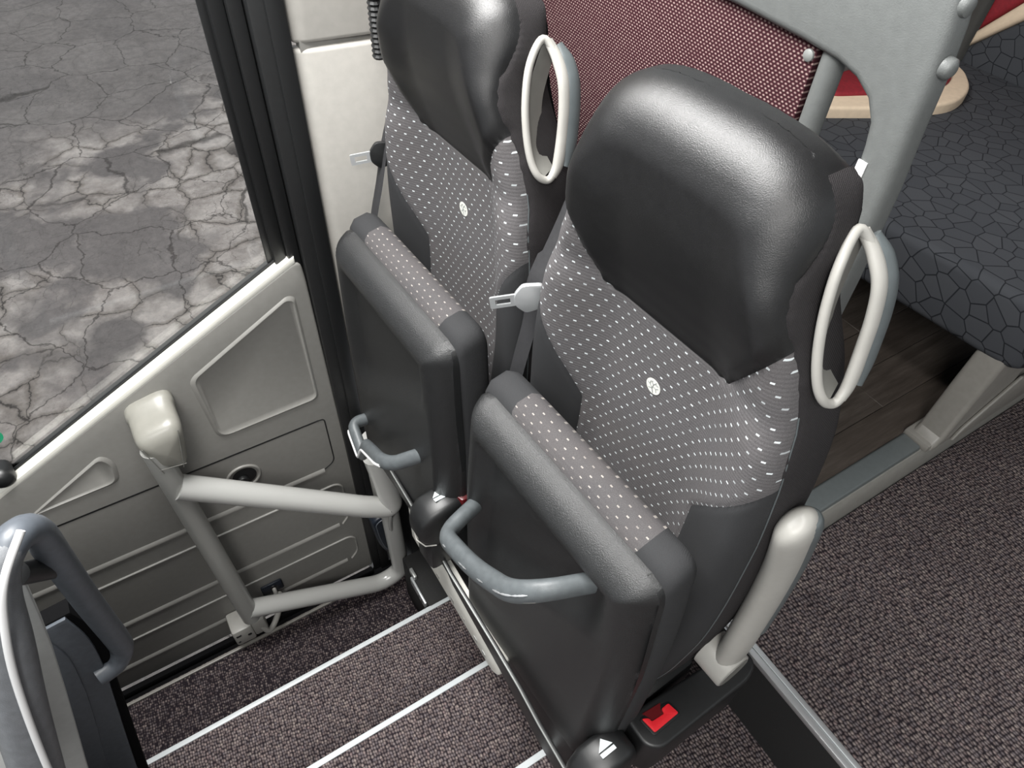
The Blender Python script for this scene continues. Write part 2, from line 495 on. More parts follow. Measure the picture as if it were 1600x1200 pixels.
def thin_glass():
    m = bpy.data.materials.new('clear_glass'); m.use_nodes = True; t = m.node_tree
    t.nodes.clear()
    o = t.nodes.new('ShaderNodeOutputMaterial'); mx = t.nodes.new('ShaderNodeMixShader')
    tr = t.nodes.new('ShaderNodeBsdfTransparent'); gl = t.nodes.new('ShaderNodeBsdfGlossy'); fr = t.nodes.new('ShaderNodeFresnel')
    tr.inputs[0].default_value = (.95, .95, .95, 1); gl.inputs['Roughness'].default_value = .02; fr.inputs[0].default_value = 1.4
    t.links.new(fr.outputs[0], mx.inputs[0]); t.links.new(tr.outputs[0], mx.inputs[1]); t.links.new(gl.outputs[0], mx.inputs[2])
    t.links.new(mx.outputs[0], o.inputs[0])
    return m
M['glass'] = thin_glass()

# ------------------------------------------------------------------ the setting
box('ground', (-26, -18, -1.40), (-1.45, 26, -1.35), M['asphalt'], bev=0, kind='structure')

# aisle floor and landing, steps
box('floor', (-0.300, 0.742, -0.05), (1.1, 4.2, 0.0), M['carpet'], bev=0, kind='structure')
box('floor_riser', (-0.9, 0.726, -0.26), (1.1, 0.742, -0.006), M['grit'], bev=0, kind='structure')
tr = empty('trim_1', kind='structure')
box('edge_strip', (-0.295, 0.722, -0.012), (1.1, 0.7365, 0.0035), M['alu'], tr, bev=0.002)
box('edge_cap', (-0.295, 0.7365, 0.0), (1.1, 0.7475, 0.0045), M['alu'], tr, bev=0.0015)
box('edge_highlight', (-0.295, 0.7355, 0.0035), (1.1, 0.7385, 0.0058), M['nosing'], tr, bev=0.001)
box('landing_floor', (-0.282, -1.1, -0.30), (1.1, 0.726, -0.234), M['carpet'], bev=0, kind='structure')
zs = [-0.434, -0.634, -0.87]
xe = [-0.291, -0.576, -0.866, -1.165]
for i, z in enumerate(zs):
    st = box('entry_step', (xe[i + 1], -1.1, z - .06), (xe[i] + .01, 0.42, z), M['carpet'], bev=0, kind='structure')
    box('riser', (xe[i] - .004, -1.1, z), (xe[i] + .012, 0.42, (-.234 if i == 0 else zs[i - 1]) - .004), M['grit'], st, bev=0)
for i, z in enumerate([-0.234] + zs[:2]):
    ns = box('step_nosing', (xe[i] - .005, -1.1, z - .012), (xe[i] + .009, 0.42, z + .003), M['nosing'], bev=.002, kind='structure')
box('stepwell_wall', (-1.19, 0.42, -0.92), (-0.28, 0.44, -0.25), M['black'], bev=0, kind='structure')
box('stepwell_sill', (-1.20, -1.1, -0.93), (-1.14, 0.36, -0.874), M['matte_black'], bev=0, kind='structure')
box('trim_2', (-1.160, -1.1, -0.872), (-1.150, 0.33, -0.862), M['leg'], bev=.002, kind='structure')
box('trim_3', (-1.196, -1.1, -0.875), (-1.178, 0.27, -0.845), M['matte_black'], bev=.004, kind='structure')

# door
XD = -1.2
door = empty('door_1', (0, 0, 0), kind='structure')
def line_top(y):   # sloping waist line of the door
    return 0.113 + (y + 0.43) * (0.461 - 0.117) / 0.69
dout = r2([(-1.2, line_top(-1.2)), (0.268, 0.452), (0.272, 0.40), (0.283, -0.848), (-1.2, -0.838)], [0, .03, .02, .01, 0], 4)
panel = prism('door_panel', dout, XP, XD, XD - .03, M['panel'], door, bev=.006, seg=3)
# raised / recessed pressings of the panel
def bead(pts, rad, name='panel_rib', r=.0035, closed=True, h=.001):
    p = round_path([(XD + h, a, b) for a, b in pts], rad, 5, closed)
    return tube(name, p, r, M['panel'], door, n=8, closed=closed, up=(1, 0, 0), ry=.0035)
def recess(pts, rad):
    """pressed-in field with a sloped border"""
    o = round_path([(0, a, b) for a, b in pts], rad, 5, True)
    bm = bmesh.new(); n = len(o)
    cy = sum(p.y for p in o) / n; cz = sum(p.z for p in o) / n
    def off(p, d):
        v = Vector((0, cy - p.y, cz - p.z)); return Vector((0, p.y, p.z)) + v.normalized() * d
    rings = []
    for d, x in ((-.006, .0003), (0, .004), (.004, .0048), (.010, .0006)):
        rings.append([bm.verts.new((XD + x, off(p, d).y, off(p, d).z)) for p in o])
    for A, B in zip(rings, rings[1:]):
        for i in range(n): bm.faces.new((A[i], A[(i + 1) % n], B[(i + 1) % n], B[i]))
    bm.faces.new(rings[-1])
    return from_bm('pressed_field', bm, M['panel'], door)
recess([(-0.014, 0.236), (0.221, 0.366), (0.237, 0.358), (0.235, 0.040), (-0.007, 0.034)], [.02, .01, .015, .02, .03])
recess([(-0.410, 0.022), (-0.241, 0.116), (-0.225, 0.085), (-0.236, 0.024)], [.012, .015, .02, .02])
def groove(y0, y1, z):
    box('panel_groove', (XD - .001, y0, z - .0022), (XD + .0012, y1, z + .0022), M['black'], door, bev=0)
groove(-1.2, 0.222, -0.0425)
tube('panel_groove', round_path([(XD + .0004, 0.215, -.0425), (XD + .0004, .237, -.0435), (XD + .0004, .237, -.225), (XD + .0004, .20, -.245)], .02, 6), .0018, M['black'], door, n=6)
def ridge(y0, y1, z, hgt=.0036):
    bm = bmesh.new()
    sec = [(0.0, .010), (.0045, .004), (.0045, -.003), (0.0, -.006)]
    A = [bm.verts.new((XD + d, y0, z + s)) for d, s in sec]; B = [bm.verts.new((XD + d, y1, z + s)) for d, s in sec]
    for i in range(3): bm.faces.new((A[i], A[i + 1], B[i + 1], B[i]))
    from_bm('panel_rib', bm, M['panel'], door)
ridge(-1.2, 0.03, -0.247); ridge(0.03, .205, -.247)
ridge(-1.2, 0.205, -0.531); ridge(-1.2, .2, -.744)
for (z0, z1) in ((-.325, -.531), (-.615, -.744)):
    pts = [(-.55, z0), (0.222, z0), (0.240, z0 - .02), (0.240, z1 + .03), (0.215, z1)]
    bead(pts, .02, r=.003, closed=False)
# lock ring, black recess in it
def ring_xp(name, cy, cz, r, tube_r, m, parent, n=28, x=XD + .001):
    return tube(name, [(x, cy + r * math.cos(2 * math.pi * k / n), cz + r * math.sin(2 * math.pi * k / n)) for k in range(n)], tube_r, m, parent, n=8, closed=True)
def disc_xp(name, cy, cz, r, x0, x1, m, parent, n=28, bev=.001):
    return prism(name, [(cy + r * math.cos(2 * math.pi * k / n), cz + r * math.sin(2 * math.pi * k / n)) for k in range(n)], XP, x0, x1, m, parent, bev=bev)
ring_xp('lock_ring', 0.008, -0.135, .040, .004, M['panel'], door)
disc_xp('lock_cup', 0.010, -0.135, .030, XD - .001, XD + .002, M['black'], door)
disc_xp('lock_core', 0.003, -0.142, .014, XD, XD + .012, M['satin_black'], door)
# panel's top ledge with the light on it painted white, rubber seal, outer skin, glass
def waist_bar(name, y0, y1, dz0, dz1, x0, x1, m, bev=.003):
    o = [(y0, line_top(y0) + dz0), (y1, line_top(y1) + dz0), (y1, line_top(y1) + dz1), (y0, line_top(y0) + dz1)]
    return prism(name, o, XP, x0, x1, m, door, bev=bev)
waist_bar('waist_ledge', -1.2, 0.258, -.012, .004, XD - .028, XD - .0005, M['white'])
waist_bar('rubber_seal', -1.2, 0.262, -.02, .0075, XD - .034, XD - .028, M['black'], .001)
waist_bar('outer_skin', -1.2, 0.262, -.10, -.012, XD - .075, XD - .042, M['concretebits'], .01)
gl = [(-1.2, line_top(-1.2) - .03), (0.235, line_top(.235) - .03), (0.235, 1.75), (-1.2, 1.75)]
prism('pane', gl, XP, XD - .036, XD - .041, M['glass'], door)
# rubber frame of the door leaf and the door post
box('leaf_frame', (XD - .045, 0.222, 0.40), (XD - .015, 0.247, 1.80), M['black'], door, bev=.004)
box('leaf_edge', (XD - .040, 0.210, 0.40), (XD - .032, 0.224, 1.80), M['satin_black'], door, bev=.002)
box('leaf_post', (XD - .05, 0.247, 0.40), (XD - .004, 0.272, 1.80), M['satin_black'], door, bev=.004)
# sticker and knob near the front edge of the glass
stk = empty('glass_sticker', (XD - .0345, -0.388, 0.236), label='round green emergency sticker with a white arrow on the door glass', cat='sticker')
prism('sticker_disc', [(.021 * math.cos(k * math.pi / 16), .021 * math.sin(k * math.pi / 16)) for k in range(32)], XP, 0, .0008, M['green'], stk)
prism('arrow', [(-.006, -.009), (.004, -.009), (.004, -.013), (.013, -.006), (.004, .001), (.004, -.003), (-.006, -.003)], XP, .0008, .0013, M['icon'], stk)
prism('white_mark', [(.006, .005), (.010, .005), (.010, .013), (.006, .013)], XP, .0008, .0013, M['icon'], stk)
kn = empty('window_knob', (XD - .01, -0.408, 0.152), label='black rubber knob at the front end of the door waist ledge', cat='knob')
tube('knob_body', [(-.028, 0, 0), (0, 0, 0), (.012, 0, 0), (.02, 0, 0)], [.02, .024, .022, .012], M['satin_black'], kn, n=18)
box('knob_base', (-.032, -.015, -.012), (-.024, .015, .012), M['black'], kn, bev=.003)
# latch plate low on the door
lt = empty('door_latch', (XD, -0.041, -0.686), label='small black latch plate low on the grey door panel', cat='latch')
box('latch_plate', (0, -.032, -.026), (.008, .032, .026), M['navy'], lt, bev=.006)
tube('latch_pin', [(.006, .003, .004), (.02, .003, -.002), (.024, 0.0, -.045)], .006, M['pale'], lt, n=10)
disc_xp('latch_eye', .003, .006, .010, .006, .012, M['black'], lt)

# black door post of the body, beige side wall
post = box('pillar_1', (-1.26, 0.274, -0.95), (-1.19, 0.334, 1.85), M['satin_black'], bev=.006, kind='structure')
box('post_rubber', (-1.19, 0.300, -0.9), (-1.182, 0.331, 1.85), M['black'], post, bev=.003)
wall = empty('wall_right', kind='structure')
plan = [(-1.215, .333), (-1.197, .334), (-1.186, .352), (-1.172, .476), (-1.15, .75), (-1.21, .75)]
def wall_piece(name, z0, z1):
    o = r2(plan, [.0, .006, .016, .05, 0, 0], 5)
    bm = bm_prism(bmesh.new(), o, ZP, z0, z1, bev=.008, seg=3)
    from_bm(name, bm, M['beige'], wall)
wall_piece('wall_panel', 0.15, 0.860)
box('wall_base', (-1.24, .345, -.95), (-1.19, .75, .15), M['black'], wall, bev=0)
wall_piece('wall_panel', 0.868, 1.85)
box('wall_gap', (-1.21, .345, .855), (-1.19, .75, .873), M['panel'], wall, bev=0)
box('wall_rear_right', (-1.24, 0.75, 0.0), (-1.2, 4.2, 1.0), M['panel'], bev=0, kind='structure')

# raised passenger platform
plat = empty('platform_floor', kind='structure')
box('platform_base', (-1.2, 0.76, -0.25), (-0.375, 4.2, 0.058), M['black'], plat, bev=0)
pw = 0.107; x = -0.452
xs_ = [-0.372, -0.452]
while xs_[-1] > -1.2: xs_.append(xs_[-1] - pw)
joints = [[.95, 2.05, 3.0], [1.425, 2.5], [1.05, 1.95, 2.9], [1.6, 2.6], [1.2, 2.2], [1.5, 2.4], [1.1, 2.0], [1.7, 2.7]]
for i, (xa, xb) in enumerate(zip(xs_, xs_[1:])):
    js = [0.765] + joints[i % 8] + [4.2]
    for y0, y1 in zip(js, js[1:]):
        box('plank', (max(xb, -1.2) + .0007, y0 + .0007, .058), (xa - .0007, y1 - .0007, .066), M['wood'], plat, bev=.0008, seg=1)
edge = empty('platform_edge', kind='structure')
sec = [(-.303, 0), (-.306, .03), (-.312, .052), (-.3175, .061), (-.33, .061), (-.33, -.02), (-.303, -.02)]
prism('edge_skirt', sec, lambda a, b, d: (a, d, b), 0.755, 4.2, M['skirt'], edge, bev=0)
sec = r2([(-.3195, .058), (-.322, .072), (-.368, .074), (-.373, .066), (-.373, .055), (-.3195, .055)], .004, 3)
prism('edge_cap', sec, lambda a, b, d: (a, d, b), 0.76, 1.392, M['cap'], edge, bev=.002)
prism('cap_slot', r2([(-.352, .882), (-.338, .882), (-.338, .897), (-.352, .897)], .006, 4), ZP, .0735, .0745, M['black'], edge)

# ceiling over the saloon, driver-side wall below its windows
box('ceiling', (-1.25, -1.2, 2.1), (1.3, 4.2, 2.15), M['dash'], bev=0, kind='structure')
box('wall_left', (1.25, -1.6, -0.3), (1.3, 4.2, 0.85), M['panel'], bev=0, kind='structure')
box('wall_back', (-1.25, 4.15, -0.3), (1.3, 4.2, 2.1), M['rail'], bev=0, kind='structure')

# ------------------------------------------------------------------ handrail on the door
hr = empty('door_handrail', (0, 0, 0), label='pale grey tubular handrail with a square pod top on the door', cat='handrail')
XH = -1.115
tube('upright_post', [(XH, -.132, .17), (XH, -.130, -.1), (XH, -.123, -.60), (XH, -.122, -.645)], [.026] * 4, M['post'], hr, n=20)
up_ = round_path([(XH + .005, -.125, .033), (XH + .075, .262, -.262), (XH + .085, .328, -.300), (XH + .065, .305, -.075)], [0, 0.05, .10, 0], 8)
tube('upper_bar', up_, .0295, M['tube'], hr, n=20)
lo_ = round_path([(XH, -.118, -.600), (XH + .01, .27, -.815), (XH + .012, .343, -.79), (XH + .012, .332, -.18), (XH + .012, .322, -.07)], [0, .06, .075, .1, 0], 8)
tube('lower_bar', lo_, .0275, M['tube'], hr, n=20)
tube('shaded_bar_sleeve', [(XH + .012, .331, -.42), (XH + .012, .323, -.075)], .0295, M['post'], hr, n=20)  # collar at its foot; shadow above it put into the darker colour
def pod():
    # rounded square pod with a bulging face
    bm = bmesh.new(); N = 20
    o = [(-.168, .150), (-.132, .190), (-.085, .178), (-.066, .150), (-.090, .048), (-.105, .034), (-.150, .046), (-.160, .060)]
    op = [(p.x, p.y) for p in round_path([(a, b, 0) for a, b in [(-.162, .222), (-.056, .240), (-.083, .095), (-.141, .112)]], [.035, .04, .02, .02], 6, True)]
    n = len(op); cy = sum(p[0] for p in op) / n; cz = sum(p[1] for p in op) / n
    rings = []
    for sc_, x in ((1.06, XD + .0), (1.06, XD + .02), (1.0, XD + .024), (1.0, XD + .075), (.97, XD + .090), (.86, XD + .103), (.5, XD + .112), (.02, XD + .114)):
        rings.append([bm.verts.new((x, cy + (a - cy) * sc_, cz + (b - cz) * sc_)) for a, b in op])
    for A, B in zip(rings, rings[1:]):
        for i in range(n): bm.faces.new((A[i], A[(i + 1) % n], B[(i + 1) % n], B[i]))
    bm.faces.new(rings[-1])
    from_bm('top_pod', bm, M['pod'], hr, angle=60)
    for q0, q1 in (((-.148, .204), (-.133, .115)), ((-.073, .222), (-.094, .110)), ((-.138, .130), (-.086, .120))):
        pts = []
        for k in range(9):
            t = k / 8; a = q0[0] + (q1[0] - q0[0]) * t; b = q0[1] + (q1[1] - q0[1]) * t
            rr = max(abs(a - cy) / .055, abs(b - cz) / .075)
            pts.append((XD + .1125 - .010 * max(0, rr - .45) ** 1.5, a, b))
        tube('pod_seam', pts, .0009, M['sidegrey'], hr, n=6)
pod()
bm = bmesh.new()
bm_box(bm, (XD, -.195, -.80), (XD + .075, -.135, -.715), .008, 2)
bm_box(bm, (XD, -.140, -.80), (XD + .07, -.095, -.72), .010, 2)
bk = from_bm('foot_bracket', bm, M['pale'], hr)
box('bracket_slot', (XD + .0745, -.187, -.745), (XD + .0765, -.172, -.735), M['black'], bk, bev=.001)
disc_xp('bracket_hole', -.150, -.757, .006, XD + .074, XD + .0765, M['black'], bk)
disc_xp('bracket_hole', -.185, -.775, .004, XD + .074, XD + .0765, M['black'], bk)
hose = smooth_path([(XD + .02, -.03, -.71), (XD + .035, -.045, -.76), (XD + .055, -.075, -.80), (XD + .07, -.10, -.80), (XD + .06, -.115, -.76)], 6)
tube('white_cable', hose, .009, M['pale'], hr, n=10)
cbl = smooth_path([(-1.06, .335, -.22), (-1.05, .325, -.33), (-1.07, .322, -.44), (-1.09, .33, -.52)], 6)
tube('white_cable', cbl, .006, M['tube'], hr, n=8)

box('unseen_dash_block', (-1.16, -1.1, -0.86), (-0.62, -0.58, 0.22), M['matte_black'], bev=.02, kind='structure')  # unseen dash block, added to keep front light off the steps

# small equipment behind the rail
pk = empty('navy_pouch', (-1.165, .31, -.70), label='navy padded case low beside the door behind the handrail', cat='case')
po = [(-.022, .185), (.03, .200), (.07, .03), (.078, -.055), (.045, -.075), (.0, -.005), (-.015, .07)]
prism('case_body', r2(po, [.02, .02, .04, .03, .03, .04, .04], 5), XP, -.025, .022, M['navy'], pk, bev=.010, seg=3)
tube('case_seam', [(.0225, a, b) for a, b in r2([(-.012, .172), (.024, .185), (.060, .03), (.066, -.045), (.045, -.058), (.008, .004), (-.005, .07)], [.02, .02, .04, .02, .02, .04, .04], 5)], .0018, M['bluegrey'], pk, n=6, closed=True)
bx = empty('black_control_box', (-.985, .375, -.87), label='black box with a steel plate on the lowest step under the seats', cat='box')
box('box_body', (-.07, -.04, .0), (.12, .04, .24), M['grit'], bx, bev=.006)
box('steel_plate', (.0, -.046, .195), (.10, -.038, .235), M['metal'], bx, bev=.002)
box('steel_clip', (-.015, -.040, .238), (.02, -.030, .26), M['rivet'], bx, bev=.002)
for px_ in (.055, .075): disc = box('plate_hole', (px_, -.0475, .211), (px_ + .008, -.0455, .219), M['black'], bx, bev=.001)

# ------------------------------------------------------------------ seat base shared by both seats
sb = empty('seat_base', (0, 0, 0), label='off-white and black base beam carrying both folding seats over the steps', cat='seat base')
lip = [(-1.02, .035), (-.215, .012), (-.20, -.005), (-.20, -.06), (-.445, -.055), (-.452, -.020), (-.67, -.022), (-1.02, -.01)]
prism('front_lip', [(-.965, .034), (-.70, .028), (-.63, .010), (-.45, .016), (-.36, .012), (-.29, -.005), (-.20, -.012), (-.20, -.085), (-.30, -.080), (-.43, -.048), (-.62, -.022), (-.64, -.006), (-.965, .004)], YP, .296, .304, M['satin_black'], sb, bev=.0025)
tube('lip_edge', [(a, .2965, b) for a, b in ((-.965, .034), (-.70, .028), (-.63, .010), (-.45, .016), (-.36, .012), (-.29, -.005), (-.20, -.012))], .0016, M['rivet'], sb, n=6)
prism('white_fascia', r2([(-.85, -.02), (-.43, -.045), (-.437, -.125), (-.462, -.160), (-.49, -.162), (-.85, -.165)], [0, .01, .02, .015, .01, 0], 4), YP, .304, .324, M['white'], sb, bev=.004)
for k, px_ in enumerate((-.50, -.535, -.59, -.64, -.71)):
    box('scuff', (px_ - .008, .3034, -.150 + .004 * (k % 3)), (px_ + .006, .3042, -.136 + .003 * (k % 2)), M['rivet'] if k < 2 else M['panel'], sb, bev=0)
box('pedestal', (-.95, .345, -.225), (-.235, .52, -.045), M['black'], sb, bev=.01)

# ------------------------------------------------------------------ folding seats
W_TAB = [(.02, .16), (.1, .185), (.2, .205), (.4, .222), (.6, .220), (.74, .208), (.80, .196), (.85, .182), (.90, .164), (.95, .152), (.97, .150)]
ZT = 1.062
def half_w(z):
    """half width of the back at height z, rounded off at the top"""
    if z <= .96: return lerp_tab(W_TAB, z)
    k = min(1, (z - .96) / (ZT - .96))
    return .150 * max(0, 1 - k ** 3.2) ** (1 / 3.2)
YC_TAB = [(.02, .435), (.1, .455), (.2, .478), (.35, .497), (.5, .505), (.65, .502), (.8, .494), (.85, .478), (.90, .462), (.95, .455), (1.073, .462)]
WING = [(.02, .01), (.2, .025), (.4, .042), (.6, .046), (.75, .042), (.82, .028), (.88, .014), (.95, .010), (1.0, .006), (1.073, .0)]
HB = [(-.30, 1.05), (-.166, .900), (-.108, .795), (-.09, .787), (.09, .787), (.108, .795), (.166, .900), (.30, 1.05)]   # lower edge of the leather
BO = [(-.30, .80), (-.214, .722), (-.125, .572), (-.117, .555), (-.117, -.1)]                                            # bolster edge (mirrored)

def seg_dist(px_, pz, P):
    best = 9
    for (a, b), (c, d) in zip(P, P[1:]):
        vx, vz = c - a, d - b
        t = max(0, min(1, ((px_ - a) * vx + (pz - b) * vz) / max(vx * vx + vz * vz, 1e-12)))
        best = min(best, math.hypot(px_ - a - vx * t, pz - b - vz * t))
    return best

def interp_poly(P, xq):
    for (a, b), (c, d) in zip(P, P[1:]):
        if a <= xq <= c: return b + (d - b) * (xq - a) / (c - a)
    return P[-1][1]

OUT = [(half_w(z_), z_) for z_ in [.02 + .94 * k / 200 for k in range(200)] + [.96 + (ZT - .96) * math.sin(k / 80 * math.pi / 2) for k in range(81)]]
BOR = [(-a, b) for a, b in BO]

def back_front(x, z):
    w = max(half_w(z), 1e-4)
    s = min(abs(x) / w, 1)
    y = lerp_tab(YC_TAB, z) - lerp_tab(WING, z) * sstep(.35, .88, s)
    dist = seg_dist(abs(x), z, OUT[::4])
    top = sstep(.93, 1.02, z)
    R = .028 * (1 - top) + .075 * top
    if dist < R:
        k = 1 - dist / R
        dep = .028 * (1 - top) + .062 * top
        y += dep * (1 - math.sqrt(max(0, 1 - k * k)))
    # leather pad stands proud of the cloth, cushions swell a little
    hb = interp_poly(HB, x)
    if z > hb: y -= .006 * sstep(0, .03, z - hb)
    y -= .008 * math.exp(-((z - .36) / .12) ** 2) * (1 - s * s)
    for P in (HB, BO, BOR):
        d = seg_dist(x, z, P)
        if d < .008: y += .0028 * math.exp(-(d / .0028) ** 2)
    return y

def seat_back(root):
    NU, NV = 112, 190
    bm = bmesh.new(); grid = []
    # denser rows near the top
    zz = [.02 + .95 * j / 132 for j in range(133)] + [.97 + (ZT - .0002 - .97) * math.sin(k / 60 * math.pi / 2) for k in range(1, 61)]
    for z in zz:
        w = half_w(z)
        row = []
        for i in range(NU + 1):
            u = -1 + 2 * i / NU
            u = math.copysign(1 - (1 - abs(u)) ** 1.25, u)
            x = w * u
            row.append(bm.verts.new((x - .011 * sstep(.86, .98, z), back_front(x, z), z)))
        grid.append(row)
    rim = [(r[0].co.copy(), r[-1].co.copy()) for r in grid]
    toprow = [v.co.copy() for v in grid[-1]]
    for A, B in zip(grid, grid[1:]):
        for i in range(NU): bm.faces.new((A[i], A[i + 1], B[i + 1], B[i]))
    # cut the surface along the seams
    for P in (HB, BO, BOR):
        for (a, b), (c, d) in zip(P, P[1:]):
            n = Vector((d - b, 0, -(c - a))).normalized()
            mx, mz = (a + c) / 2, (b + d) / 2; L = math.hypot(c - a, d - b) / 2 + .02
            fs = [f for f in bm.faces if math.hypot(f.calc_center_median().x - mx, f.calc_center_median().z - mz) < L]
            geom = set(fs)
            for f in fs: geom.update(f.edges); geom.update(f.verts)
            bmesh.ops.bisect_plane(bm, geom=list(geom), dist=1e-6, plane_co=(a, 0, b), plane_no=n)
    def region(f):
        c = f.calc_center_median()
        if c.z > interp_poly(HB, c.x): return 0
        ax = abs(c.x)
        if c.z < .572 - 0 and ax > .117 + max(0, (c.z - .555)) * .47: return 2
        if c.z < .80 and ax > .125:
            zb = interp_poly([(.125, .572), (.214, .722), (.30, .80)], ax)
            if c.z < zb: return 2
        return 1
    parts = {}
    for f in bm.faces: parts.setdefault(region(f), []).append([v.co.copy() for v in f.verts])
    bm.free()
    def build(name, fl, m, keep=lambda c: True, **k):
        b = bmesh.new(); cache = {}
        for vs in fl:
            ctr = sum(vs, Vector()) / len(vs)
            if not keep(ctr): continue
            q = []
            for co in vs:
                key = (round(co.x, 6), round(co.y, 6), round(co.z, 6))
                if key not in cache: cache[key] = b.verts.new(co)
                if cache[key] not in q: q.append(cache[key])
            if len(q) > 2:
                try: b.faces.new(q)
                except ValueError: pass
        return from_bm(name, b, m, root, angle=70, **k)
    build('backrest_panel', parts[1], M['dots'], label='grey cloth with pale dashes')
    build('side_bolster', parts[2], M['cloth'], lambda c: c.x < 0, label='plain charcoal cloth side bolster')
    build('side_bolster', parts[2], M['cloth'], lambda c: c.x > 0, label='plain charcoal cloth side bolster')
    # rear plane of the back; the cloth band runs round the rim, the leather closes over the top
    def y_rear(z): return .585 - .035 * sstep(.7, 1.0, z)
    def band(name, loop, m, lbl, grows, extra=()):
        b = bmesh.new(); lay = []
        for t, grow in grows:
            ring = []
            for p in loop:
                side = min(1, abs(p.x + .011 * sstep(.86, .98, p.z)) / .13) if not extra else 0
                d = Vector((math.copysign(1, p.x) * side, 0, 0))
                y = p.y + (max(y_rear(p.z), p.y + .012) - p.y) * t
                ring.append(b.verts.new(Vector((p.x, y, p.z)) + d * grow * (1 - sstep(.97, 1.04, p.z)) - Vector((0, 0, max(0, -grow) * sstep(1.03, 1.058, p.z)))))
            lay.append(ring)
        for A, B in zip(lay, lay[1:]):
            for i in range(len(A) - 1): b.faces.new((A[i], A[i + 1], B[i + 1], B[i]))
        for vs in extra:
            q = []
            for v in (b.verts.new(c) for c in vs): q.append(v)
            b.faces.new(q)
        if extra: bmesh.ops.remove_doubles(b, verts=b.verts[:], dist=2e-5)
        return from_bm(name, b, m, root, angle=75, label=lbl)
    G = ((0, 0), (.03, .0025), (.12, .005), (.35, .007), (.7, .004), (.93, -.004), (1, -.016))
    cut = [k for k, r in enumerate(rim) if r[0].z < 1.044]
    kc = cut[-1]
    band('side_band', [r[0] for r in rim[:kc + 1]], M['bandcloth'], 'black cloth side band', G)
    band('side_band', [r[1] for r in rim[:kc + 1]], M['bandcloth'], 'black cloth side band', G)
    band('headrest', [r[0] for r in rim[kc:]] + toprow[1:-1] + [r[1] for r in rim[:kc - 1:-1]], M['leather'], 'black leather headrest pad',
         ((0, 0), (.1, 0), (.3, 0), (.6, -.001), (.85, -.006), (1, -.016)), parts[0])
    b = bmesh.new()
    rows = []
    for z in [.03 + 1.03 * k / 40 for k in range(40)]:
        w = max(.012, half_w(z) - .014)
        rows.append([b.verts.new((w * u, y_rear(z) + .010 * (1 - u * u), z)) for u in (-1, -.8, -.4, 0, .4, .8, 1)])
    for A, B in zip(rows, rows[1:]):
        for i in range(6): b.faces.new((A[i], A[i + 1], B[i + 1], B[i]))
    from_bm('back_shell', b, M['shell'], root)
    # piping along the cloth / band seam
    for k in (0, 1):
        pts = [Vector((r[k].x * 1.004, r[k].y + .001, r[k].z)) for r in rim[3:112:3]]
        tube('seam_piping', pts, .0010, M['rail'], root, n=6)
    # round emblem
    ye = back_front(0, .683) - .0006
    em = prism('emblem', [(.0125 * math.cos(k * math.pi / 20), .683 + .0125 * math.sin(k * math.pi / 20)) for k in range(40)], YP, ye, ye + .002, M['emblem'], root, label='pale round emblem with a branching tree line drawing')
    bl = bmesh.new()
    def ln(pts, r=.00045): bm_tube(bl, [(a, ye - .0002, .683 + b) for a, b in pts], r, 5)
    ln([(.002, -.011), (-.001, -.004), (.0, .003), (.004, .009)], .0005)
    ln([(-.001, -.004), (-.006, .001), (-.0055, .006), (-.002, .008)])
    ln([(0, 0.0), (.005, -.001), (.009, .002)]); ln([(0, .003), (-.003, .006)])
    ln([(-.006, .001), (-.010, .002)]); ln([(.005, -.001), (.007, -.006)]); ln([(-.001, -.004), (-.007, -.006)])
    ln([(.002, .006), (.008, .006)])
    from_bm('emblem_lines', bl, M['emblem_line'], em)

